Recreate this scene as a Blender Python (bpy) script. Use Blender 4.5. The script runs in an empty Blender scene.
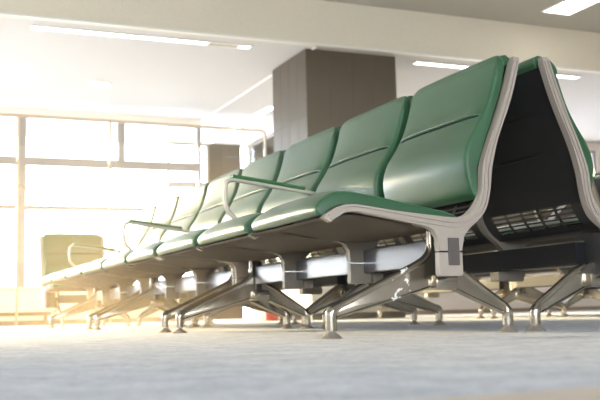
import bpy, bmesh, math, random
from mathutils import Vector, Matrix
random.seed(7)
S = bpy.context.scene
C = S.collection
PI = math.pi

# ------------------------------------------------------------------ materials
def mat(name, col, rough=.5, metal=0., coat=0., coat_r=.2, sheen=0., spec=.5, bump=None, vary=None, emit=None, estr=0.):
    m = bpy.data.materials.new(name); m.use_nodes = True
    nt = m.node_tree; b = nt.nodes['Principled BSDF']
    b.inputs['Base Color'].default_value = (*col, 1)
    b.inputs['Roughness'].default_value = rough
    b.inputs['Metallic'].default_value = metal
    b.inputs['Coat Weight'].default_value = coat
    b.inputs['Coat Roughness'].default_value = coat_r
    b.inputs['Sheen Weight'].default_value = sheen
    b.inputs['Specular IOR Level'].default_value = spec
    if emit:
        b.inputs['Emission Color'].default_value = (*emit, 1); b.inputs['Emission Strength'].default_value = estr
    tc = nt.nodes.new('ShaderNodeTexCoord')
    if vary:
        sc, amt = vary[0], vary[1]
        n = nt.nodes.new('ShaderNodeTexNoise'); n.inputs['Scale'].default_value = sc; n.inputs['Detail'].default_value = 6
        nt.links.new(tc.outputs['Object'], n.inputs['Vector'])
        r = nt.nodes.new('ShaderNodeValToRGB')
        r.color_ramp.elements[0].position = .3; r.color_ramp.elements[1].position = .7
        r.color_ramp.elements[0].color = (*[c*(1-amt) for c in col], 1)
        r.color_ramp.elements[1].color = (*[min(1, c*(1+amt)) for c in col], 1)
        nt.links.new(n.outputs['Fac'], r.inputs['Fac']); nt.links.new(r.outputs['Color'], b.inputs['Base Color'])
    if bump:
        n = nt.nodes.new('ShaderNodeTexNoise'); n.inputs['Scale'].default_value = bump[0]; n.inputs['Detail'].default_value = 4
        nt.links.new(tc.outputs['Object'], n.inputs['Vector'])
        bp = nt.nodes.new('ShaderNodeBump'); bp.inputs['Strength'].default_value = bump[1]; bp.inputs['Distance'].default_value = bump[2]
        nt.links.new(n.outputs['Fac'], bp.inputs['Height']); nt.links.new(bp.outputs['Normal'], b.inputs['Normal'])
    return m

M = {}
M['leather'] = mat('green_leather', (.023, .098, .038), .42, coat=.80, coat_r=.32, bump=(260, .22, .002), vary=(9, .10))
M['pad'] = mat('green_arm_pad', (.07, .22, .085), .5)
M['piping'] = mat('green_piping', (.035, .15, .06), .42)
M['crease_shade'] = mat('dark_crease_shade', (.006, .022, .012), .7, spec=.2)  # dark green that stands in for shade inside the backrest crease
M['frame'] = mat('champagne_frame', (.43, .375, .32), .38, metal=.15)
M['frame_shaded'] = mat('shaded_champagne_frame', (.24, .215, .18), .36, metal=.2)  # inner frames: their shade is put into a darker frame colour
M['armrest'] = mat('pale_armrest_paint', (.60, .55, .46), .38, metal=.1)
M['plate'] = mat('taupe_plate', (.115, .10, .09), .45)
M['metal'] = mat('cast_metal', (.50, .45, .37), .17, metal=.95, vary=(14, .08))
M['foot'] = mat('foot_metal', (.48, .43, .36), .38, metal=.6)
M['shell'] = mat('dark_shell', (.062, .060, .061), .42, bump=(500, .15, .001))
M['pan'] = mat('taupe_seat_pan', (.22, .18, .14), .5)
M['dark'] = mat('dark_bracket', (.035, .034, .034), .45)
M['beam'] = mat('beam_paint', (.05, .052, .07), .30, coat=.8, coat_r=.15)
M['channel'] = mat('black_channel', (.012, .012, .015), .6, spec=.25)
M['cream'] = mat('cream_wall', (.74, .68, .61), .75, vary=(3, .02))
M['white'] = mat('white_wall', (.83, .81, .79), .8)
M['ceil'] = mat('white_ceiling', (.54, .52, .52), .85, bump=(160, .25, .003))
M['ceil2'] = mat('upper_ceiling', (.42, .41, .38), .85)
M['fascia'] = mat('beige_wallcovering', (.72, .655, .53), .8, bump=(240, .5, .004), vary=(120, .07))
M['base'] = mat('brown_skirting', (.27, .20, .145), .55)
M['brown'] = mat('brown_laminate', (.034, .018, .009), .36, coat=.0, vary=(6, .06))
M['groove'] = mat('dark_joint', (.012, .010, .009), .7)
M['black'] = mat('black_skirting', (.015, .015, .016), .5)
M['alu'] = mat('window_frame_paint', (.30, .27, .27), .45, metal=.2)
M['post'] = mat('beige_screen_frame', (.55, .43, .28), .4, metal=.3)
M['trimw'] = mat('white_trim', (.80, .79, .77), .5)
M['red'] = mat('red_plastic', (.62, .02, .015), .4)
M['reddark'] = mat('dark_red_plastic', (.30, .01, .01), .45)
M['strip'] = mat('pale_floor_band', (.70, .60, .50), .6, vary=(20, .04))
M['lamp'] = mat('lamp_diffuser', (.9, .9, .9), .5, emit=(1, .97, .92), estr=3)
M['lampoff'] = mat('lamp_end_louvre', (.42, .33, .22), .5)
M['woodrail'] = mat('brown_rail', (.30, .19, .11), .5)

def carpet():
    m = bpy.data.materials.new('grey_carpet'); m.use_nodes = True
    nt = m.node_tree; b = nt.nodes['Principled BSDF']
    b.inputs['Roughness'].default_value = .85; b.inputs['Sheen Weight'].default_value = .25
    tc = nt.nodes.new('ShaderNodeTexCoord')
    n1 = nt.nodes.new('ShaderNodeTexNoise'); n1.inputs['Scale'].default_value = 55; n1.inputs['Detail'].default_value = 5; n1.inputs['Roughness'].default_value = .75
    n2 = nt.nodes.new('ShaderNodeTexNoise'); n2.inputs['Scale'].default_value = 11; n2.inputs['Detail'].default_value = 8; n2.inputs['Roughness'].default_value = .75
    for n in (n1, n2): nt.links.new(tc.outputs['Object'], n.inputs['Vector'])
    mx = nt.nodes.new('ShaderNodeMath'); mx.operation = 'MULTIPLY_ADD'; mx.inputs[1].default_value = .5
    nt.links.new(n1.outputs['Fac'], mx.inputs[0])
    m2 = nt.nodes.new('ShaderNodeMath'); m2.operation = 'MULTIPLY'; m2.inputs[1].default_value = .5
    nt.links.new(n2.outputs['Fac'], m2.inputs[0]); nt.links.new(m2.outputs[0], mx.inputs[2])
    r = nt.nodes.new('ShaderNodeValToRGB')
    r.color_ramp.elements[0].position = .38; r.color_ramp.elements[1].position = .62
    r.color_ramp.elements[0].color = (.34, .37, .41, 1); r.color_ramp.elements[1].color = (.78, .80, .85, 1)
    nt.links.new(mx.outputs[0], r.inputs['Fac']); nt.links.new(r.outputs['Color'], b.inputs['Base Color'])
    bp = nt.nodes.new('ShaderNodeBump'); bp.inputs['Strength'].default_value = .8; bp.inputs['Distance'].default_value = .009
    nt.links.new(n1.outputs['Fac'], bp.inputs['Height']); nt.links.new(bp.outputs['Normal'], b.inputs['Normal'])
    return m
M['carpet'] = carpet()

def worn_metal():
    # cast leg metal whose side has chipped white paint flecks
    m = M['metal'].copy(); m.name = 'worn_cast_metal'
    nt = m.node_tree; b = nt.nodes['Principled BSDF']
    tc = nt.nodes.new('ShaderNodeTexCoord')
    n = nt.nodes.new('ShaderNodeTexNoise'); n.inputs['Scale'].default_value = 42; n.inputs['Detail'].default_value = 5; n.inputs['Roughness'].default_value = .65
    nt.links.new(tc.outputs['Object'], n.inputs['Vector'])
    sp = nt.nodes.new('ShaderNodeSeparateXYZ'); nt.links.new(tc.outputs['Object'], sp.inputs[0])
    a = nt.nodes.new('ShaderNodeMapRange'); a.inputs[1].default_value = .10; a.inputs[2].default_value = .19
    nt.links.new(sp.outputs[0], a.inputs[0])
    a2 = nt.nodes.new('ShaderNodeMapRange'); a2.inputs[1].default_value = .29; a2.inputs[2].default_value = .24
    nt.links.new(sp.outputs[0], a2.inputs[0])
    mu = nt.nodes.new('ShaderNodeMath'); mu.operation = 'MULTIPLY'
    nt.links.new(a.outputs[0], mu.inputs[0]); nt.links.new(a2.outputs[0], mu.inputs[1])
    m3 = nt.nodes.new('ShaderNodeMath'); m3.operation = 'MULTIPLY'; nt.links.new(mu.outputs[0], m3.inputs[0]); nt.links.new(n.outputs['Fac'], m3.inputs[1])
    th = nt.nodes.new('ShaderNodeMapRange'); th.inputs[1].default_value = .545; th.inputs[2].default_value = .575
    nt.links.new(m3.outputs[0], th.inputs[0])
    mix = nt.nodes.new('ShaderNodeMix'); mix.data_type = 'RGBA'
    old = b.inputs['Base Color'].links[0].from_socket
    nt.links.new(th.outputs[0], mix.inputs[0]); nt.links.new(old, mix.inputs[6]); mix.inputs[7].default_value = (.85, .84, .80, 1)
    nt.links.new(mix.outputs[2], b.inputs['Base Color'])
    iv = nt.nodes.new('ShaderNodeMath'); iv.operation = 'SUBTRACT'; iv.inputs[0].default_value = .95; nt.links.new(th.outputs[0], iv.inputs[1])
    nt.links.new(iv.outputs[0], b.inputs['Metallic'])
    return m
M['worn'] = worn_metal()

def glass(name, tint, refl=1.0):
    m = bpy.data.materials.new(name); m.use_nodes = True
    nt = m.node_tree; nt.nodes.clear()
    o = nt.nodes.new('ShaderNodeOutputMaterial'); t = nt.nodes.new('ShaderNodeBsdfTransparent'); g = nt.nodes.new('ShaderNodeBsdfGlossy')
    t.inputs[0].default_value = (*tint, 1); g.inputs['Roughness'].default_value = .02
    f = nt.nodes.new('ShaderNodeFresnel'); f.inputs[0].default_value = 1.45
    k = nt.nodes.new('ShaderNodeMath'); k.operation = 'MULTIPLY'; k.inputs[1].default_value = refl
    nt.links.new(f.outputs[0], k.inputs[0])
    mx = nt.nodes.new('ShaderNodeMixShader')
    nt.links.new(k.outputs[0], mx.inputs[0]); nt.links.new(t.outputs[0], mx.inputs[1]); nt.links.new(g.outputs[0], mx.inputs[2]); nt.links.new(mx.outputs[0], o.inputs[0])
    return m
M['glass'] = glass('window_glass', (.97, .98, .98))
M['screen'] = glass('screen_glass', (.95, .95, .93))

# ------------------------------------------------------------------ mesh helpers
def obj(name, bm, m, parent=None, smooth=None):
    bmesh.ops.recalc_face_normals(bm, faces=bm.faces)
    me = bpy.data.meshes.new(name); bm.to_mesh(me); bm.free()
    for x in (m if isinstance(m, (list, tuple)) else [m]): me.materials.append(x)
    o = bpy.data.objects.new(name, me); C.objects.link(o)
    if smooth is not None:
        me.shade_smooth()
        me.set_sharp_from_angle(angle=math.radians(smooth))
        if smooth <= 35:
            wn = o.modifiers.new('wn', 'WEIGHTED_NORMAL'); wn.keep_sharp = True
    if parent: o.parent = parent
    return o
def struct(name, bm, m, parent=None, smooth=None):
    o = obj(name, bm, m, parent, smooth)
    if not parent: o['kind'] = 'structure'
    return o
def tag(o, label, cat, group=None):
    o['label'] = label; o['category'] = cat
    if group: o['group'] = group
    return o
def thing(name, label, cat, loc=(0, 0, 0), rz=0, group=None):
    o = bpy.data.objects.new(name, None); C.objects.link(o); o.empty_display_size = .1
    o.location = loc; o.rotation_euler = (0, 0, rz)
    return tag(o, label, cat, group)
def box(bm, x0, x1, y0, y1, z0, z1, bev=0, mi=0):
    vs = [bm.verts.new((x, y, z)) for x in (x0, x1) for y in (y0, y1) for z in (z0, z1)]
    fs = [bm.faces.new([vs[i] for i in q]) for q in ((0, 1, 3, 2), (4, 6, 7, 5), (0, 4, 5, 1), (2, 3, 7, 6), (0, 2, 6, 4), (1, 5, 7, 3))]
    for f in fs: f.material_index = mi
    if bev:
        es = list({e for f in fs for e in f.edges})
        r = bmesh.ops.bevel(bm, geom=es, offset=bev, segments=2, profile=.5, affect='EDGES')
        for f in r['faces']: f.material_index = mi
    return fs
def bxm(x0, x1, y0, y1, z0, z1, bev=0):
    bm = bmesh.new(); box(bm, x0, x1, y0, y1, z0, z1, bev); return bm
def cr(P, n=6, closed=False):
    """Catmull-Rom through 2D points"""
    out = []; N = len(P)
    for i in range(N - 1):
        p0 = P[max(i-1, 0)]; p1 = P[i]; p2 = P[i+1]; p3 = P[min(i+2, N-1)]
        for k in range(n):
            t = k/n
            out.append(tuple(.5*((2*p1[j]) + (-p0[j]+p2[j])*t + (2*p0[j]-5*p1[j]+4*p2[j]-p3[j])*t*t + (-p0[j]+3*p1[j]-3*p2[j]+p3[j])*t**3) for j in range(len(p1))))
    out.append(tuple(P[-1])); return out
def prism(bm, outline, y0, y1, bev=0, mi=0):
    """outline in (x,z), extruded along y"""
    a = [bm.verts.new((x, y0, z)) for x, z in outline]; b = [bm.verts.new((x, y1, z)) for x, z in outline]
    n = len(a); fs = [bm.faces.new(a), bm.faces.new(b[::-1])]
    for i in range(n): fs.append(bm.faces.new((a[i], b[i], b[(i+1) % n], a[(i+1) % n])))
    for f in fs: f.material_index = mi
    if bev:
        es = list(fs[0].edges) + list(fs[1].edges)
        bmesh.ops.bevel(bm, geom=es, offset=bev, segments=2, profile=.5, affect='EDGES')
def ribbon(bm, path, w, y0, y1):
    """flat strip of width w following a path in the xz plane, extruded y0..y1"""
    L, R = [], []
    for i, p in enumerate(path):
        a = path[max(i-1, 0)]; b = path[min(i+1, len(path)-1)]
        dx, dz = b[0]-a[0], b[1]-a[1]; l = math.hypot(dx, dz) or 1
        nx, nz = -dz/l*w/2, dx/l*w/2
        L.append((p[0]+nx, p[1]+nz)); R.append((p[0]-nx, p[1]-nz))
    rows = []
    for l, r in zip(L, R):
        rows.append([bm.verts.new((l[0], y0, l[1])), bm.verts.new((r[0], y0, r[1])), bm.verts.new((r[0], y1, r[1])), bm.verts.new((l[0], y1, l[1]))])
    for a, b in zip(rows, rows[1:]):
        for k in range(4): bm.faces.new((a[k], a[(k+1) % 4], b[(k+1) % 4], b[k]))
    bm.faces.new(rows[0]); bm.faces.new(rows[-1][::-1])
def tube(bm, path, r, n=10, ry=None, mi=0):
    """round (or elliptic: r in plane, ry along the side) tube along 3D points"""
    P = [Vector(p) for p in path]; rings = []
    up0 = Vector((0, 1, 0))
    for i, p in enumerate(P):
        t = (P[min(i+1, len(P)-1)] - P[max(i-1, 0)]).normalized()
        s = up0 - t*up0.dot(t)
        if s.length < 1e-3: s = Vector((1, 0, 0))
        s.normalize(); u = t.cross(s)
        rr = r[i] if isinstance(r, (list, tuple)) else r
        rs = ry if ry else rr
        rings.append([bm.verts.new(p + u*rr*math.cos(2*PI*k/n) + s*rs*math.sin(2*PI*k/n)) for k in range(n)])
    for a, b in zip(rings, rings[1:]):
        for k in range(n): bm.faces.new((a[k], a[(k+1) % n], b[(k+1) % n], b[k])).material_index = mi
    bm.faces.new(rings[0][::-1]).material_index = mi; bm.faces.new(rings[-1]).material_index = mi
def lathe(bm, prof, cx, cy, n=24):
    rings = [[bm.verts.new((cx+r*math.cos(2*PI*k/n), cy+r*math.sin(2*PI*k/n), z)) for k in range(n)] for r, z in prof]
    for a, b in zip(rings, rings[1:]):
        for k in range(n): bm.faces.new((a[k], a[(k+1) % n], b[(k+1) % n], b[k]))
    bm.faces.new(rings[0][::-1]); bm.faces.new(rings[-1])

# ------------------------------------------------------------------ the bench
PITCH = .575
# centre-lines measured for the side frame (depth x, height z)
OUT = [(.589, .811), (.566, .726), (.537, .648), (.502, .571), (.475, .482), (.463, .409), (.449, .364), (.422, .326), (.388, .299), (.364, .272)]
INN = [(.300, .331), (.345, .329), (.379, .338), (.412, .366), (.434, .410), (.442, .481), (.470, .555), (.504, .63), (.541, .722), (.569, .813)]
SEAT_LOW = [(.285, .258), (.276, .286), (.245, .303), (.161, .318), (.07, .333), (.025, .339), (-.002, .336), (-.024, .327), (-.045, .310)]
SEAT_TOP = [(-.068, .322), (-.041, .342), (-.01, .3555), (.026, .359), (.071, .3545), (.162, .343), (.300, .331)]
def frame_bm(y0, y1, ribs):
    bm = bmesh.new()
    o = cr(OUT, 5) + [(.361, .236), (.361, .236)][:1] + cr(SEAT_LOW, 5)[0:0]
    outl = cr(OUT, 5) + [(.361, .234), (.284, .234)] + cr(SEAT_LOW, 5) + cr(SEAT_TOP, 5)[:-1] + cr(INN, 5)
    prism(bm, outl, y0, y1, .003)
    if ribs:
        # two raised ridges that run along the strip
        for off, w in ((0, .006),):
            mid = cr([(-.048, .322), (-.024, .336), (-.004, .346), (.026, .349), (.071, .344), (.162, .331), (.26, .318), (.34, .310), (.392, .320), (.430, .352), (.449, .405), (.458, .481), (.485, .560), (.518, .638), (.550, .722), (.575, .800)], 5)
            N = nrm(mid)
            for o_ in (-.0065, .0065):
                m2 = [(x+nx*o_, z+nz*o_) for (x, z), (nx, nz) in zip(mid, N)]
                ribbon(bm, m2, .0055, y0-.005, y0+.004)
                ribbon(bm, m2, .0055, y1-.004, y1+.005)
    return bm
def clamp_bm(y0, y1):
    bm = bmesh.new()
    prism(bm, [(.284, .2305), (.283, .170), (.287, .164), (.355, .164), (.361, .170), (.361, .2305)], y0, y1, .003)
    return bm
def rear_clamp_bm(y0, y1):     # block under the beam behind an inner bracket
    bm = bmesh.new(); box(bm, .362, .40, y0-.012, y1+.012, .166, .198, .004); return bm

BACK_F = [(.431, .386), (.418, .404), (.407, .438), (.399, .493), (.414, .551), (.453, .612), (.486, .673), (.511, .744), (.529, .806)]
def nrm(path):
    N = []
    for i in range(len(path)):
        a = path[max(i-1, 0)]; b = path[min(i+1, len(path)-1)]
        dx, dz = b[0]-a[0], b[1]-a[1]; l = math.hypot(dx, dz) or 1
        N.append((-dz/l, dx/l))
    return N
def stations(w):
    d = [0, .0015, .004, .008, .014, .024, .045, .08, .13, .19]
    return d + [w/2] + [w - x for x in d[::-1]]
def edge_round(d, R):          # inset of a rounded edge at distance d from the side
    if d >= R: return 0
    return R - math.sqrt(max(0, R*R - (R-d)**2))
def densify(P, zc, half, step):
    out = [P[0]]
    for a, b in zip(P, P[1:]):
        n = max(1, int(math.dist(a, b)/step)) if abs((a[1]+b[1])/2-zc) < half else 1
        for k in range(1, n+1): out.append((a[0]+(b[0]-a[0])*k/n, a[1]+(b[1]-a[1])*k/n))
    return out
def back_bm(y0, y1):
    bm = bmesh.new(); w = y1-y0
    base = densify(cr(BACK_F, 8), .640, .03, .0012)
    top = cr([(.529, .806), (.535, .819), (.545, .826), (.556, .822), (.561, .808)], 4)[1:]
    rear = [(.561, .808), (.534, .722), (.498, .63), (.466, .555), (.438, .481), (.434, .420), (.433, .395)]
    Nn = nrm(base); rings = []
    for d in stations(w):
        e = min(d, w-d); t = d/w
        bul = .007*(1-(2*t-1)**4)
        ins = edge_round(e, .010)
        ring = []
        for (x, z), (nx, nz) in zip(base, Nn):
            k = (math.exp(-((z-.6355)/.0022)**2)*.007 - .009*(1/(1+math.exp(-(z-.6365)/.0012)))*math.exp(-max(0, z-.637)/.030))*min(1, max(0, (e-.012)/.03))
            puff = 1+.35*math.exp(-((z-.50)/.07)**2)
            off = bul*puff - ins - k
            off *= min(1, max(0, (z-.382)/.02))
            ring.append((x + nx*off, z + nz*off))
        for i, (x, z) in enumerate(top): ring.append((x, z + bul*.5 - ins*(1 if i < 3 else 0)))
        ring += rear[1:]
        cn = edge_round(e, .035)
        ring = [(x - cn*.45*min(1, max(0, (z-.74)/.07)), z - cn*min(1, max(0, (z-.74)/.07))) for x, z in ring]
        rings.append([bm.verts.new((x, y0+d, z)) for x, z in ring])
    n = len(rings[0])
    for a, b in zip(rings, rings[1:]):
        for i in range(n): bm.faces.new((a[i], a[(i+1) % n], b[(i+1) % n], b[i]))
    bm.faces.new(rings[0]); bm.faces.new(rings[-1][::-1])
    # roll of leather folded over the top of the shell
    roll = cr([(.552, .823), (.566, .828), (.580, .823), (.588, .809), (.586, .795), (.576, .789)], 4) + [(.560, .80)]
    prism(bm, roll, y0+.02, y1-.02, .004)
    return bm
def back_pipe_bm(y):
    bm = bmesh.new(); p = cr(BACK_F, 5)[3:-1]; N = nrm(p)
    if 1:
        tube(bm, [(x - nx*.0035, y, z - nz*.0035) for (x, z), (nx, nz) in zip(p, N)], .0026, 6)
    return bm
CUSH_T = [(-.060, .328), (-.073, .337), (-.072, .355), (-.055, .374), (-.026, .391), (.002, .3965), (.036, .396), (.076, .390), (.164, .376), (.242, .362), (.306, .351), (.345, .342), (.362, .333)]
CUSH_B = [(.350, .3335), (.300, .335), (.162, .3465), (.071, .358), (.026, .3625), (-.01, .359), (-.041, .346)]
def crease_shade_bm(y0, y1):
    bm = bmesh.new(); w = y1-y0; base = densify(cr(BACK_F, 8), .640, .03, .0012)
    i = min(range(len(base)), key=lambda k: abs(base[k][1]-.6350)); (x, z), (nx, nz) = base[i], nrm(base)[i]
    P = []
    for k in range(25):
        d = .022+(w-.044)*k/24; t = d/w; off = .007*(1-(2*t-1)**4)-.0005
        P.append((x+nx*off, y0+d, z+nz*off))
    tube(bm, P, .0026, 8, ry=.0026); return bm
def cush_bm(y0, y1):
    bm = bmesh.new(); w = y1-y0
    base = cr(CUSH_T, 6); Nn = nrm(base); rings = []
    for d in stations(w):
        e = min(d, w-d); t = d/w
        bul = .010*(1-(2*t-1)**4); ins = edge_round(e, .010)
        ring = []
        for i, ((x, z), (nx, nz)) in enumerate(zip(base, Nn)):
            f = min(1, i/8, (len(base)-1-i)/10)
            ring.append((x - 0 + nx*(bul-ins)*f, z + nz*(bul-ins)*f))
        ring += CUSH_B
        rings.append([bm.verts.new((x, y0+d, z)) for x, z in ring])
    n = len(rings[0])
    for a, b in zip(rings, rings[1:]):
        for i in range(n): bm.faces.new((a[i], a[(i+1) % n], b[(i+1) % n], b[i]))
    bm.faces.new(rings[0]); bm.faces.new(rings[-1][::-1])
    return bm
def cush_pipe_bm(y):
    bm = bmesh.new(); p = cr(CUSH_T, 5)[4:-6]; N = nrm(p)
    if 1:
        tube(bm, [(x - nx*.0035, y, z - nz*.0035) for (x, z), (nx, nz) in zip(p, N)], .0026, 6)
    return bm
def shell_bm(y0, y1):
    """dark moulded shell: back panel, slotted bend, seat pan"""
    bm = bmesh.new(); w = y1-y0
    up = cr([(.576, .796), (.553, .724), (.525, .647), (.491, .571), (.465, .482), (.454, .420)], 4)
    bend = cr([(.454, .420), (.452, .395), (.443, .368), (.428, .343), (.408, .322), (.384, .306)], 3)
    # resample the bend so that rows of slots alternate with bars
    L = [0]
    for a, b in zip(bend, bend[1:]): L.append(L[-1]+math.dist(a, b))
    def onb(s):
        for i in range(len(L)-1):
            if s <= L[i+1]: t = (s-L[i])/(L[i+1]-L[i]); return tuple(bend[i][j]+(bend[i+1][j]-bend[i][j])*t for j in (0, 1))
        return bend[-1]
    rows = []; s = .036
    for r in range(5): rows += [s, s+.010]; s += .0165
    rows = [x for x in rows if x < L[-1]-.001]
    mid = [onb(x) for x in rows]
    pan = cr([(.384, .306), (.34, .301), (.25, .303), (.16, .314), (.07, .329), (.0, .332), (-.045, .318), (-.066, .324)], 4)
    prof = up + mid + pan
    nu = len(up)
    slotrow = {nu + 2*k for k in range(len(rows)//2)}
    ys = [0]; g = .058; sw = (w-2*g-4*.016)/5; slotcol = set(); y = g
    for c in range(5):
        slotcol.add(len(ys)); ys += [y, y+sw]; y += sw+.016
    ys.append(w)
    grid = []
    for d in ys:
        t = d/w
        grid.append([bm.verts.new((x, y0+d, z)) for x, z in prof])
    for j in range(len(ys)-1):
        for i in range(len(prof)-1):
            if j in slotcol and i in slotrow: continue
            bm.faces.new((grid[j][i], grid[j+1][i], grid[j+1][i+1], grid[j][i+1]))
    # shallow raised bands across the back panel
    for z0 in (.545, .665):
        a = min(range(len(up)), key=lambda k: abs(up[k][1]-z0)); px, pz = up[a]
        tube(bm, [(px-.0035, y0+.07+(w-.14)*k/8, pz) for k in range(9)], [.002, .006, .0065, .0065, .0065, .0065, .0065, .006, .002], 10, ry=None)
    for f in bm.faces:
        if f.calc_center_median().x < .37: f.material_index = 1
    g = bm.faces[:]
    bmesh.ops.solidify(bm, geom=g, thickness=.005)
    return bm

def leg_bm(y):
    bm = bmesh.new()
    web = [(.010, .060), (.010, .080), (.16, .147), (.285, .205), (.312, .224), (.312, .262), (.332, .262), (.336, .215), (.385, .198), (.425, .180), (.500, .130), (.556, .092), (.585, .068), (.582, .052), (.553, .061), (.480, .094), (.405, .128), (.31, .137), (.17, .100)]
    prism(bm, web, y-.010, y+.010, .002)
    ft = cr([(.002, .0), (.002, .045), (.002, .068), (.012, .083), (.04, .097)], 4)
    # polished upper rails
    tube(bm, [(x, y, z) for x, z in cr([(-.001, .022), (-.001, .058), (.001, .072), (.014, .083), (.05, .099), (.16, .149), (.275, .202), (.306, .222), (.321, .245), (.323, .275), (.323, .305)], 5)],
         [(.0165 if k < 12 else .0165-.0045*min(1, (k-12)/6)) for k in range(51)], 12)
    tube(bm, [(x, y, z) for x, z in cr([(.580, .022), (.580, .052), (.577, .067), (.566, .081), (.545, .096), (.490, .133), (.43, .174), (.385, .195)], 5)],
         [(.0165 if k < 9 else .0165-.0045*min(1, (k-9)/6)) for k in range(36)], 12)
    # lower flanges
    tube(bm, [(.012, y, .058), (.17, y, .099), (.31, y, .137)], .0055, 8, ry=.015)
    tube(bm, [(.40, y, .129), (.48, y, .094), (.56, y, .060)], .0055, 8, ry=.015)
    box(bm, .318, .392, y-.034, y+.034, .130, .172, .005)
    return bm
def foot_bm(x, y):
    bm = bmesh.new()
    lathe(bm, [(.029, 0), (.030, .003), (.027, .006), (.0135, .0165), (.0125, .019), (.009, .0195), (.009, .026)], x, y)
    return bm
def bracket_bm(y0, y1):
    bm = bmesh.new(); box(bm, .334, .360, y0, y1, .162, .298, .004); return bm
def beam_bm(y0, y1):
    bm = bmesh.new(); box(bm, .333, .3515, y0, y1, .199, .2745, .003); return bm
def channel_bm(y0, y1):
    bm = bmesh.new(); box(bm, .352, .40, y0, y1, .203, .2705, .003); return bm
def arm_bm(y):
    bm = bmesh.new()
    p = cr([(.452, .534), (.38, .547), (.22, .568), (.105, .583), (.075, .584), (.057, .572), (.052, .548), (.052, .497), (.061, .466), (.090, .436), (.135, .398), (.160, .362)], 5)
    tube(bm, [(x, y, z) for x, z in p], .0085, 10, ry=.0115)
    return bm
def pad_bm(y):
    bm = bmesh.new()
    p = cr([(.078, .598), (.16, .5885), (.27, .574), (.378, .558)], 4)
    tube(bm, [(x, y, z) for x, z in p], .008, 12, ry=.019)
    return bm

def make_bench(name, label, seats, group, arms=(2,), worn=False, loc=(0, 0, 0), rz=0):
    L = seats*PITCH
    t = thing(name, label, 'bench', loc, rz, group)
    for k in range(seats):
        y0, y1 = k*PITCH+(.027 if k == 0 else .013), (k+1)*PITCH-(.027 if k == seats-1 else .040)
        b = obj('backrest', back_bm(y0, y1), M['leather'], t, 40); [obj('piping', back_pipe_bm(y), M['piping'], b, 60) for y in (y0+.004, y1-.004)]
        sm = obj('crease_shade', crease_shade_bm(y0, y1), M['crease_shade'], b, 60); sm['label'] = 'dark line standing in for shade in the backrest crease'
        c = obj('seat_cushion', cush_bm(y0, y1), M['leather'], t, 40); [obj('piping', cush_pipe_bm(y), M['piping'], c, 60) for y in (y0+.004, y1-.004)]
        obj('seat_shell', shell_bm(k*PITCH+(.029 if k == 0 else .016), (k+1)*PITCH-(.029 if k == seats-1 else .016)), [M['shell'], M['pan']], t, 35)
    for k in range(seats+1):
        end = k in (0, seats)
        y0 = .004 if k == 0 else (L-.028 if k == seats else k*PITCH-.014)
        y1 = y0 + (.024 if end else .028)
        fm = M['frame'] if end else M['frame_shaded']
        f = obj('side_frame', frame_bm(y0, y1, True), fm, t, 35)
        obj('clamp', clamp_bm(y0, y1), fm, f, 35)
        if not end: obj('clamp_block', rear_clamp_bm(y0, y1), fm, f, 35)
        else:
            ys = (y0-.0035, y0+.002) if k == 0 else (y1-.002, y1+.0035)
            bm = bmesh.new(); box(bm, .313, .349, ys[0], ys[1], .194, .271, .002)
            p = obj('cover_plate', bm, M['plate'], f, 35); p['label'] = 'dark taupe cover plate'
    obj('beam', beam_bm(.135, L-.135), M['beam'], t, 35)
    o = obj('beam_channel', channel_bm(.135, L-.135), M['channel'], t, 35); o['label'] = 'black rear side of the beam'
    for i, y in enumerate((.115, L-.115)):
        l = obj('leg', leg_bm(y), M['worn'] if (worn and i == 0) else M['metal'], t, 40)
        if worn and i == 0: l['label'] = 'metal leg with chipped white paint marks'
        obj('foot', foot_bm(-.001, y), M['foot'], l, 40); obj('foot', foot_bm(.580, y), M['foot'], l, 40)
        obj('bracket', bracket_bm(*((.029, .145) if i == 0 else (L-.145, L-.029))), M['dark'], t, 35)
    for k in arms:
        a = obj('armrest', arm_bm(k*PITCH), M['armrest'], t, 50)
        obj('arm_pad', pad_bm(k*PITCH), M['pad'], a, 50)
    return t
def dup(root, label, loc, rz, group=None):
    r = root.copy(); C.objects.link(r); r.location = loc; r.rotation_euler = (0, 0, rz); r['label'] = label
    if group: r['group'] = group
    for ch in list(root.children):
        c = ch.copy(); C.objects.link(c); c.parent = r
        if 'label' in c and c.name.startswith('leg'):
            del c['label']; c.data = LEG0
        for g in ch.children:
            d = g.copy(); C.objects.link(d); d.parent = c
    return r

GA = 'row of green benches facing left'
GB = 'row of benches facing right, behind the near row'
A1 = make_bench('airport_bench', 'green leather three-seat bench nearest the camera, facing left, pale end frame in full view', 3, GA, worn=True)
legs = [c for c in A1.children if c.name.startswith('leg')]
tmp = legs[0].data.copy(); tmp.name = 'leg_plain'; tmp.materials.clear(); tmp.materials.append(M['metal']); LEG0 = tmp
U = 3*PITCH+.004
A2 = dup(A1, 'middle one of the three left-facing green benches, between the nearest and the farthest', (0, U, 0), 0)
A3 = dup(A1, 'left-facing green bench farthest from the camera, washed out in front of the windows', (0, 2*U, 0), 0)
VM = 1.240
B1 = dup(A1, 'bench at the right edge, back turned to the left, showing its dark slotted back panel', (VM, U-.03, 0), PI, GB)
B2 = dup(A1, 'right-facing bench mostly hidden behind the left-facing row, next after the slotted back panel', (VM, 2*U-.03, 0), PI, GB)
B3 = dup(A1, 'right-facing bench hidden behind the far end of the left-facing row, only legs showing', (VM, 3*U-.03, 0), PI, GB)
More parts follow.
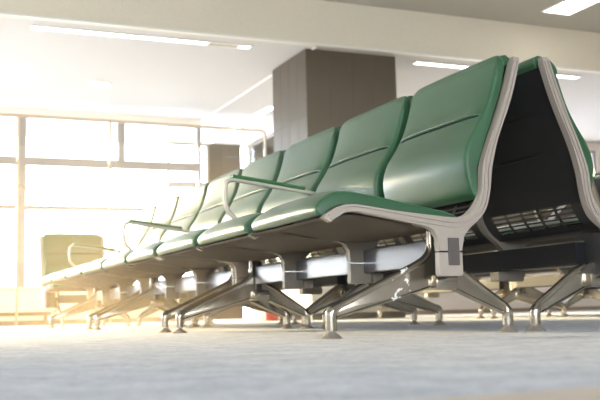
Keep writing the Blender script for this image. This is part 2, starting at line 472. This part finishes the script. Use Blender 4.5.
# benches standing farther off to the right
GC = 'benches farther off on the right'
C1 = dup(A1, 'bench farther off, green back top showing at the right edge under the high window', (2.98, .115+2.877, 0), PI, GC)
C1.location = (3.17, 3.215, 0)
D1 = dup(A1, 'bench far off at right, only a thin metal leg showing', (4.46, 3.99+.115, 0), PI, GC)
E1 = dup(A1, 'bench far off seen only by two thin legs below the front seat', (3.25, 4.98, 0), PI, GC)
# lone seat that faces the camera beyond the far end
SEAT1 = make_bench('single_seat', 'single green seat facing the camera beyond the far end of the row', 1, None, arms=(), loc=(.668, 5.86, 0), rz=PI/2)
SEAT1['category'] = 'seat'

# ------------------------------------------------------------------ the room
H, H2, WY = 2.503, 2.92, 9.0
X0, X1, Y0 = -6.0, 12.0, -7.0
struct('floor', bxm(X0, X1, Y0, 11, -.1, 0), M['carpet'])
bm = bmesh.new()
prism(bm, [(0, 0), (1, 0), (1, .003), (0, .003)], 0, 1)
for v in bm.verts:
    x = -3 + 7*v.co.x; v.co = (x, -1.547 + .062*x - .45*(1-v.co.y), v.co.z)
struct('trim_1', bm, M['strip'])
struct('ceiling', bxm(X0, X1, 5.47, 10.75, H, H+.1), M['ceil'])
struct('ceiling_2', bxm(X0, X1, Y0, 5.42, H2, H2+.1), M['ceil2'])
bm = bmesh.new(); box(bm, X0, X1, 5.42, 5.50, H-.003, H2+.1)
struct('wall_bulkhead', bm, M['fascia'])
struct('trim_2', bxm(X0, X1, 5.412, 5.425, H-.012, H+.004), M['trimw'])       # slim white edge under the bulkhead
struct('trim_3', bxm(2.425, 2.445, 5.5, WY, H-.012, H), M['trimw'])           # joint in the ceiling

# far wall under and beside the windows
struct('wall_far', bxm(X0, 2.42, WY, WY+.15, 0, .42), M['cream'])
struct('wall_far_head', bxm(X0, 2.42, WY, WY+.15, 2.44, H), M['cream'])
struct('trim_4', bxm(X0, 2.42, WY-.03, WY+.10, .42, .435), M['trimw'])
bm = bmesh.new()
box(bm, 3.6, 8.66, WY, WY+.15, 0, .80); box(bm, 3.6, 5.6, WY, WY+.15, .80, 2.39); box(bm, 3.6, 8.66, WY, WY+.15, 2.39, H); box(bm, 8.66, X1, WY, WY+.15, 0, H)
struct('wall_far_right', bm, M['cream'])
struct('baseboard_far', bxm(X0, 2.42, WY-.018, WY, 0, .055), M['base'])
struct('baseboard_far_right', bxm(3.6, X1, WY-.018, WY, 0, .055), M['base'])
def window(name, x0, x1, wy, z0, z1, bars_v, bars_h, fr=.05):
    bm = bmesh.new()
    box(bm, x0, x0+fr, wy+.03, wy+.11, z0, z1); box(bm, x1-fr, x1, wy+.03, wy+.11, z0, z1)
    box(bm, x0+fr, x1-fr, wy+.03, wy+.11, z0, z0+.03); box(bm, x0+fr, x1-fr, wy+.03, wy+.11, z1-.03, z1)
    for x, w, a, b in bars_v: box(bm, x-w/2, x+w/2, wy+.035, wy+.105, a, b)
    for z, w in bars_h: box(bm, x0+fr, x1-fr, wy+.037, wy+.103, z-w/2, z+w/2)
    o = struct(name, bm, M['alu'])
    obj('pane', bxm(x0+.01, x1-.01, wy+.066, wy+.072, z0+.01, z1-.01), M['glass'], o)
    return o
hb = [(1.905, .10), (1.36, .05)]
window('window_1', .26, 2.42, WY, .42, 2.44, [(1.42, .085, 1.95, 2.42)], hb, .04)
window('window_2', -2.06, .26, WY, .42, 2.44, [(-.90, .085, 1.95, 2.42)], hb, .04)
window('window_3', -4.38, -2.06, WY, .42, 2.44, [(-3.2, .085, 1.95, 2.42)], hb, .04)
window('window_4', X0, -4.38, WY, .42, 2.44, [], hb, .04)
window('window_5', 5.6, 8.66, WY, .80, 2.39, [(6.13, .06, .83, 2.36), (7.4, .06, .83, 2.36)], [], .04)
# glazed recess beyond the column
RY = 10.56
window('window_6', 2.42, 3.02, RY, .42, H, [], [(1.905, .08)], .03)
bm = bmesh.new(); box(bm, 3.02, 3.50, RY, RY+.12, 0, H)
struct('wall_recess_low', bxm(2.30, 3.02, RY, RY+.12, 0, .42), M['cream'])
struct('wall_recess', bm, M['brown'])
bm = bmesh.new()
for y0, y1 in ((WY+.15, RY),):
    box(bm, 3.6, 3.66, y0, y0+.04, 0, H); box(bm, 3.6, 3.66, y1-.04, y1, 0, H); box(bm, 3.6, 3.66, y0+.04, y1-.04, .40, .44); box(bm, 3.6, 3.66, y0+.04, y1-.04, H-.03, H)
struct('wall_recess_side', bxm(3.6, 3.70, WY+.19, RY-.04, 0, .40), M['fascia'])
w7 = struct('window_7', bm, M['alu']); obj('pane', bxm(3.627, 3.633, WY+.16, RY-.01, .41, H-.01), M['glass'], w7)
# left side wall, glazed
bm = bmesh.new(); box(bm, X0-.15, X0, Y0, 11, 0, .35); box(bm, X0-.15, X0, Y0, 11, 2.45, 3.02)
for a, b in ((-7, 3.2), (10.7, 11)): box(bm, X0-.15, X0, a, b, .35, 2.45)
struct('wall_left', bm, M['white'])
bm = bmesh.new()
for k in range(4):
    y = 3.2+k*2.48; box(bm, X0-.11, X0-.03, y, y+.07, .35, 2.45)
box(bm, X0-.11, X0-.03, 3.2, 10.7, 1.85, 1.93)
w9 = struct('window_9', bm, M['alu']); obj('pane', bxm(X0-.075, X0-.069, 3.2, 10.7, .36, 2.44), M['glass'], w9)
struct('wall_right', bxm(X1, X1+.15, Y0, 11, 0, 3.02), M['white'])
bm = bmesh.new(); box(bm, X0, X1, Y0-.15, Y0, 0, .4); box(bm, X0, X1, Y0-.15, Y0, 2.6, 3.02); box(bm, 1, X1, Y0-.15, Y0, .4, 2.6)
struct('wall_near', bm, M['white'])
window('fill_window', X0, 1, Y0-.15, .4, 2.6, [(k*1.75-6, .06, .43, 2.57) for k in (1, 2, 3)], [], .05)  # unseen window added behind the camera to brighten end frames and bulkhead

# brown panelled column
col = thing('column', 'square column clad in dark brown panels behind the green backrests, cream at its foot', 'column', (2.83, 6.0, 0))
cx0, cx1, cy0, cy1 = 2.365-2.83, 3.31-2.83, 5.58-6.0, 6.42-6.0
bm = bmesh.new(); box(bm, cx0+.006, cx1-.006, cy0+.006, cy1-.006, 0, H-.002); obj('core', bm, M['groove'], col)
bm = bmesh.new(); g = .005
zs = [(.46, 1.86), (1.868, H-.004)]
for z0, z1 in zs[:1]+zs[1:]:
    for k in range(4):
        xa, xb = cx0+(cx1-cx0)*k/4, cx0+(cx1-cx0)*(k+1)/4; ya, yb = cy0+(cy1-cy0)*k/4, cy0+(cy1-cy0)*(k+1)/4
        xa += 0 if k == 0 else g/2; xb -= 0 if k == 3 else g/2
        ya += .013 if k == 0 else g/2; yb -= .013 if k == 3 else g/2
        box(bm, xa, xb, cy0, cy0+.012, z0 if z0 > 1 else z0, z1 if z1 > 2 else 1.868, .001); box(bm, xa, xb, cy1-.012, cy1, z0, z1, .001)
        box(bm, cx0, cx0+.012, ya, yb, z0, z1, .0015); box(bm, cx1-.012, cx1, ya, yb, z0, z1, .0015)
obj('cladding', bm, M['brown'], col)
bm = bmesh.new(); box(bm, cx0, cx1, cy0, cy1, .06, .455); o = obj('plinth', bm, M['cream'], col); o['label'] = 'cream lower band'
bm = bmesh.new(); box(bm, cx0-.004, cx1+.004, cy0-.004, cy1+.004, 0, .06); o = obj('skirting', bm, M['black'], col); o['label'] = 'black skirting'

# glass screen standing before the windows
SY = 8.62
scr = thing('glass_screen', 'tall clear glass screen in a thin beige frame standing before the windows', 'screen', (1.0, SY, 0))
def sx(x): return x-1.0
bm = bmesh.new()
top = [(3.13, .0), (3.13, 2.27), (3.118, 2.315), (3.08, 2.335), (-4.0, 2.37)]
tube(bm, [(sx(x), 0, z) for x, z in top], .017, 8)
obj('frame', bm, M['post'], scr, 50)
for x in (1.19, .16, -1.9): obj('post', bxm(sx(x)-.013, sx(x)+.013, -.02, .02, 0, 2.33), M['post'], scr)
bm = bmesh.new(); tube(bm, [(sx(2.1), 0, 1.545), (sx(-4), 0, 1.535)], .010, 8); obj('rail', bm, M['post'], scr, 50)
for a, b in ((1.205, 3.11), (.175, 1.175), (-1.885, .145), (-4.0, -1.915)):
    obj('pane', bxm(sx(a), sx(b), -.004, .004, .03, 2.32), M['screen'], scr)

# lamps
def lamp_bar(label, x0, x1, y0, y1, z, louvre=None, n='ceiling_light', group='recessed linear lights'):
    t = thing(n, label, 'ceiling light', ((x0+x1)/2, (y0+y1)/2, z), 0, group)
    w, d = (x1-x0)/2, (y1-y0)/2
    bm = bmesh.new(); e = .012
    box(bm, -w-e, w+e, -d-e, -d, -.010, .004); box(bm, -w-e, w+e, d, d+e, -.010, .004); box(bm, -w-e, -w, -d, d, -.010, .004); box(bm, w, w+e, -d, d, -.010, .004)
    obj('rim', bm, M['trimw'], t)
    wl = w if not louvre else louvre-(x0+x1)/2
    obj('diffuser', bxm(-w, wl, -d, d, -.006, -.001), M['lamp'], t)
    if louvre:
        obj('end_cap', bxm(w-.10, w, -d, d, -.006, -.001), M['lamp'], t)
        o = obj('louvre', bxm(wl, w-.10, -d, d, -.005, -.001), M['lampoff'], t); o['label'] = 'unlit brownish section'
    return t
lamp_bar('long linear ceiling light at upper left behind the bulkhead, unlit near its right end', -.08, 1.86, 5.66, 5.745, H, 1.46)
lamp_bar('linear ceiling light behind the nearest green backrests, right of the brown column', 3.60, 5.60, 5.66, 5.745, H)
lamp_bar('linear light running away from the camera left of the brown column', 2.94, 3.04, 8.0, 10.5, H)
lamp_bar('rectangular fluorescent ceiling light at the top right corner', 4.64, 4.95, 3.8, 5.0, H2, n='fluorescent_light', group=None)
dl = thing('downlight', 'round white downlight in the left part of the ceiling', 'ceiling light', (.85, 7.52, H))
bm = bmesh.new(); lathe(bm, [(.105, -.004), (.125, -.010), (.128, 0)], 0, 0, 32); obj('rim', bm, M['trimw'], dl, 40)
bm = bmesh.new(); lathe(bm, [(.100, -.011), (.104, -.0105), (.104, -.001)], 0, 0, 32); obj('diffuser', bm, M['lamp'], dl, 40)

# small things on the far floor
rb = thing('red_box', 'small red box on the floor far back beside the column, seen under the benches', 'box', (2.235, 6.22, 0))
obj('tub', bxm(-.095, .095, -.07, .07, 0, .100, .008), M['red'], rb, 35); obj('lid', bxm(-.100, .100, -.075, .075, .102, .128, .006), M['red'], rb, 35)
obj('handle', bxm(-.03, .03, -.08, -.071, .065, .078, .002), M['reddark'], rb)
rl = thing('bumper_rail', 'low brown bumper rail along the foot of the window wall at far left', 'rail', (-1.0, 8.80, 0))
obj('bar', bxm(-2.2, 1.62, -.03, .03, .105, .15, .006), M['woodrail'], rl, 35)
for x in (-2.0, -.6, .75, 1.5): obj('stand', bxm(x-.02, x+.02, -.02, .02, 0, .104), M['base'], rl)

# ------------------------------------------------------------------ light
w = bpy.data.worlds.new('World'); S.world = w; w.use_nodes = True
nt = w.node_tree; bg = nt.nodes['Background']
vol = nt.nodes.new('ShaderNodeVolumeScatter')          # haze added and shaped to stand in for the warm flare
vol.inputs['Color'].default_value = (1, .78, .50, 1); vol.inputs['Anisotropy'].default_value = .45
geo = nt.nodes.new('ShaderNodeNewGeometry'); sep = nt.nodes.new('ShaderNodeSeparateXYZ'); nt.links.new(geo.outputs['Position'], sep.inputs[0])
def ramp(sock, a, b):
    m = nt.nodes.new('ShaderNodeMapRange'); m.interpolation_type = 'SMOOTHSTEP'
    m.inputs[1].default_value = a; m.inputs[2].default_value = b; nt.links.new(sock, m.inputs[0]); return m.outputs[0]
def mul(a, b):
    m = nt.nodes.new('ShaderNodeMath'); m.operation = 'MULTIPLY'; nt.links.new(a, m.inputs[0])
    if isinstance(b, float): m.inputs[1].default_value = b
    else: nt.links.new(b, m.inputs[1])
    return m.outputs[0]
f = ramp(sep.outputs[1], 6.0, 3.0)
f = mul(f, ramp(sep.outputs[1], .3, 2.6)); f = mul(f, ramp(sep.outputs[2], 1.9, .8)); f = mul(f, ramp(sep.outputs[2], -.05, 0)); f = mul(f, ramp(sep.outputs[0], -.9, .3)); f = mul(f, ramp(sep.outputs[0], 2.8, .9))
nt.links.new(mul(f, .13), vol.inputs['Density'])
nt.links.new(vol.outputs[0], nt.nodes['World Output'].inputs['Volume'])
try: w.cycles.volume_step_size = .4
except Exception as e: print(e)
S.cycles.volume_max_steps = 128
bg.inputs[0].default_value = (.95, .985, 1.05, 1); bg.inputs[1].default_value = 9.0
def portal(name, loc, rot, sx_, sy_):
    l = bpy.data.lights.new(name, 'AREA'); l.shape = 'RECTANGLE'; l.size = sx_; l.size_y = sy_; l.cycles.is_portal = True
    o = bpy.data.objects.new(name, l); C.objects.link(o); o.location = loc; o.rotation_euler = rot
portal('portal_far', (-1.79, WY+.2, 1.43), (-PI/2, 0, 0), 8.42, 2.05)
portal('portal_left', (X0-.2, 6.95, 1.4), (0, -PI/2, 0), 2.1, 7.5)
portal('portal_far_right', (7.13, WY+.2, 1.6), (-PI/2, 0, 0), 3.0, 1.6)
portal('portal_near', (-2.5, Y0-.25, 1.5), (PI/2, 0, 0), 7, 2.2)
portal('portal_recess', (3.75, 9.8, 1.25), (0, PI/2, 0), 2.5, 1.5)
sl = bpy.data.lights.new('sun', 'SUN'); sl.energy = 18; sl.color = (1, .76, .42); sl.angle = math.radians(6)
so = bpy.data.objects.new('sun', sl); C.objects.link(so)
d = Vector((.42, -.90, -.225)).normalized()       # the way the light travels
so.rotation_euler = d.to_track_quat('-Z', 'Y').to_euler()

# ------------------------------------------------------------------ camera (solved from the photograph)
F, PT, YAW, CX, CY, CZ, RO = 950.0, .1173766, .4072008, -1.1113, -2.26486, .07496, -.02436
R = Vector((math.cos(YAW), -math.sin(YAW), 0)); Fh = Vector((math.sin(YAW), math.cos(YAW), 0)); Z = Vector((0, 0, 1))
fw = Fh*math.cos(PT)+Z*math.sin(PT); up = -Fh*math.sin(PT)+Z*math.cos(PT)
c, s = math.cos(RO), math.sin(RO)
ri = R*c + up*s; u2 = up*c - R*s
cam = bpy.data.cameras.new('Camera'); co = bpy.data.objects.new('Camera', cam); C.objects.link(co)
co.matrix_world = Matrix(((ri.x, u2.x, -fw.x, CX), (ri.y, u2.y, -fw.y, CY), (ri.z, u2.z, -fw.z, CZ), (0, 0, 0, 1)))
cam.sensor_width = 36; cam.lens = F/600*36; cam.clip_start = .05
cam.dof.use_dof = True; cam.dof.focus_distance = 2.65; cam.dof.aperture_fstop = 6.3
S.camera = co
S.view_settings.view_transform = 'Standard'; S.view_settings.look = 'None'; S.view_settings.gamma = 1; S.view_settings.use_curve_mapping = False
S.view_settings.exposure = 0.85
S.cycles.use_denoising = True
S.cycles.max_bounces = 10; S.cycles.diffuse_bounces = 6; S.cycles.transparent_max_bounces = 16
S.cycles.sample_clamp_indirect = 6
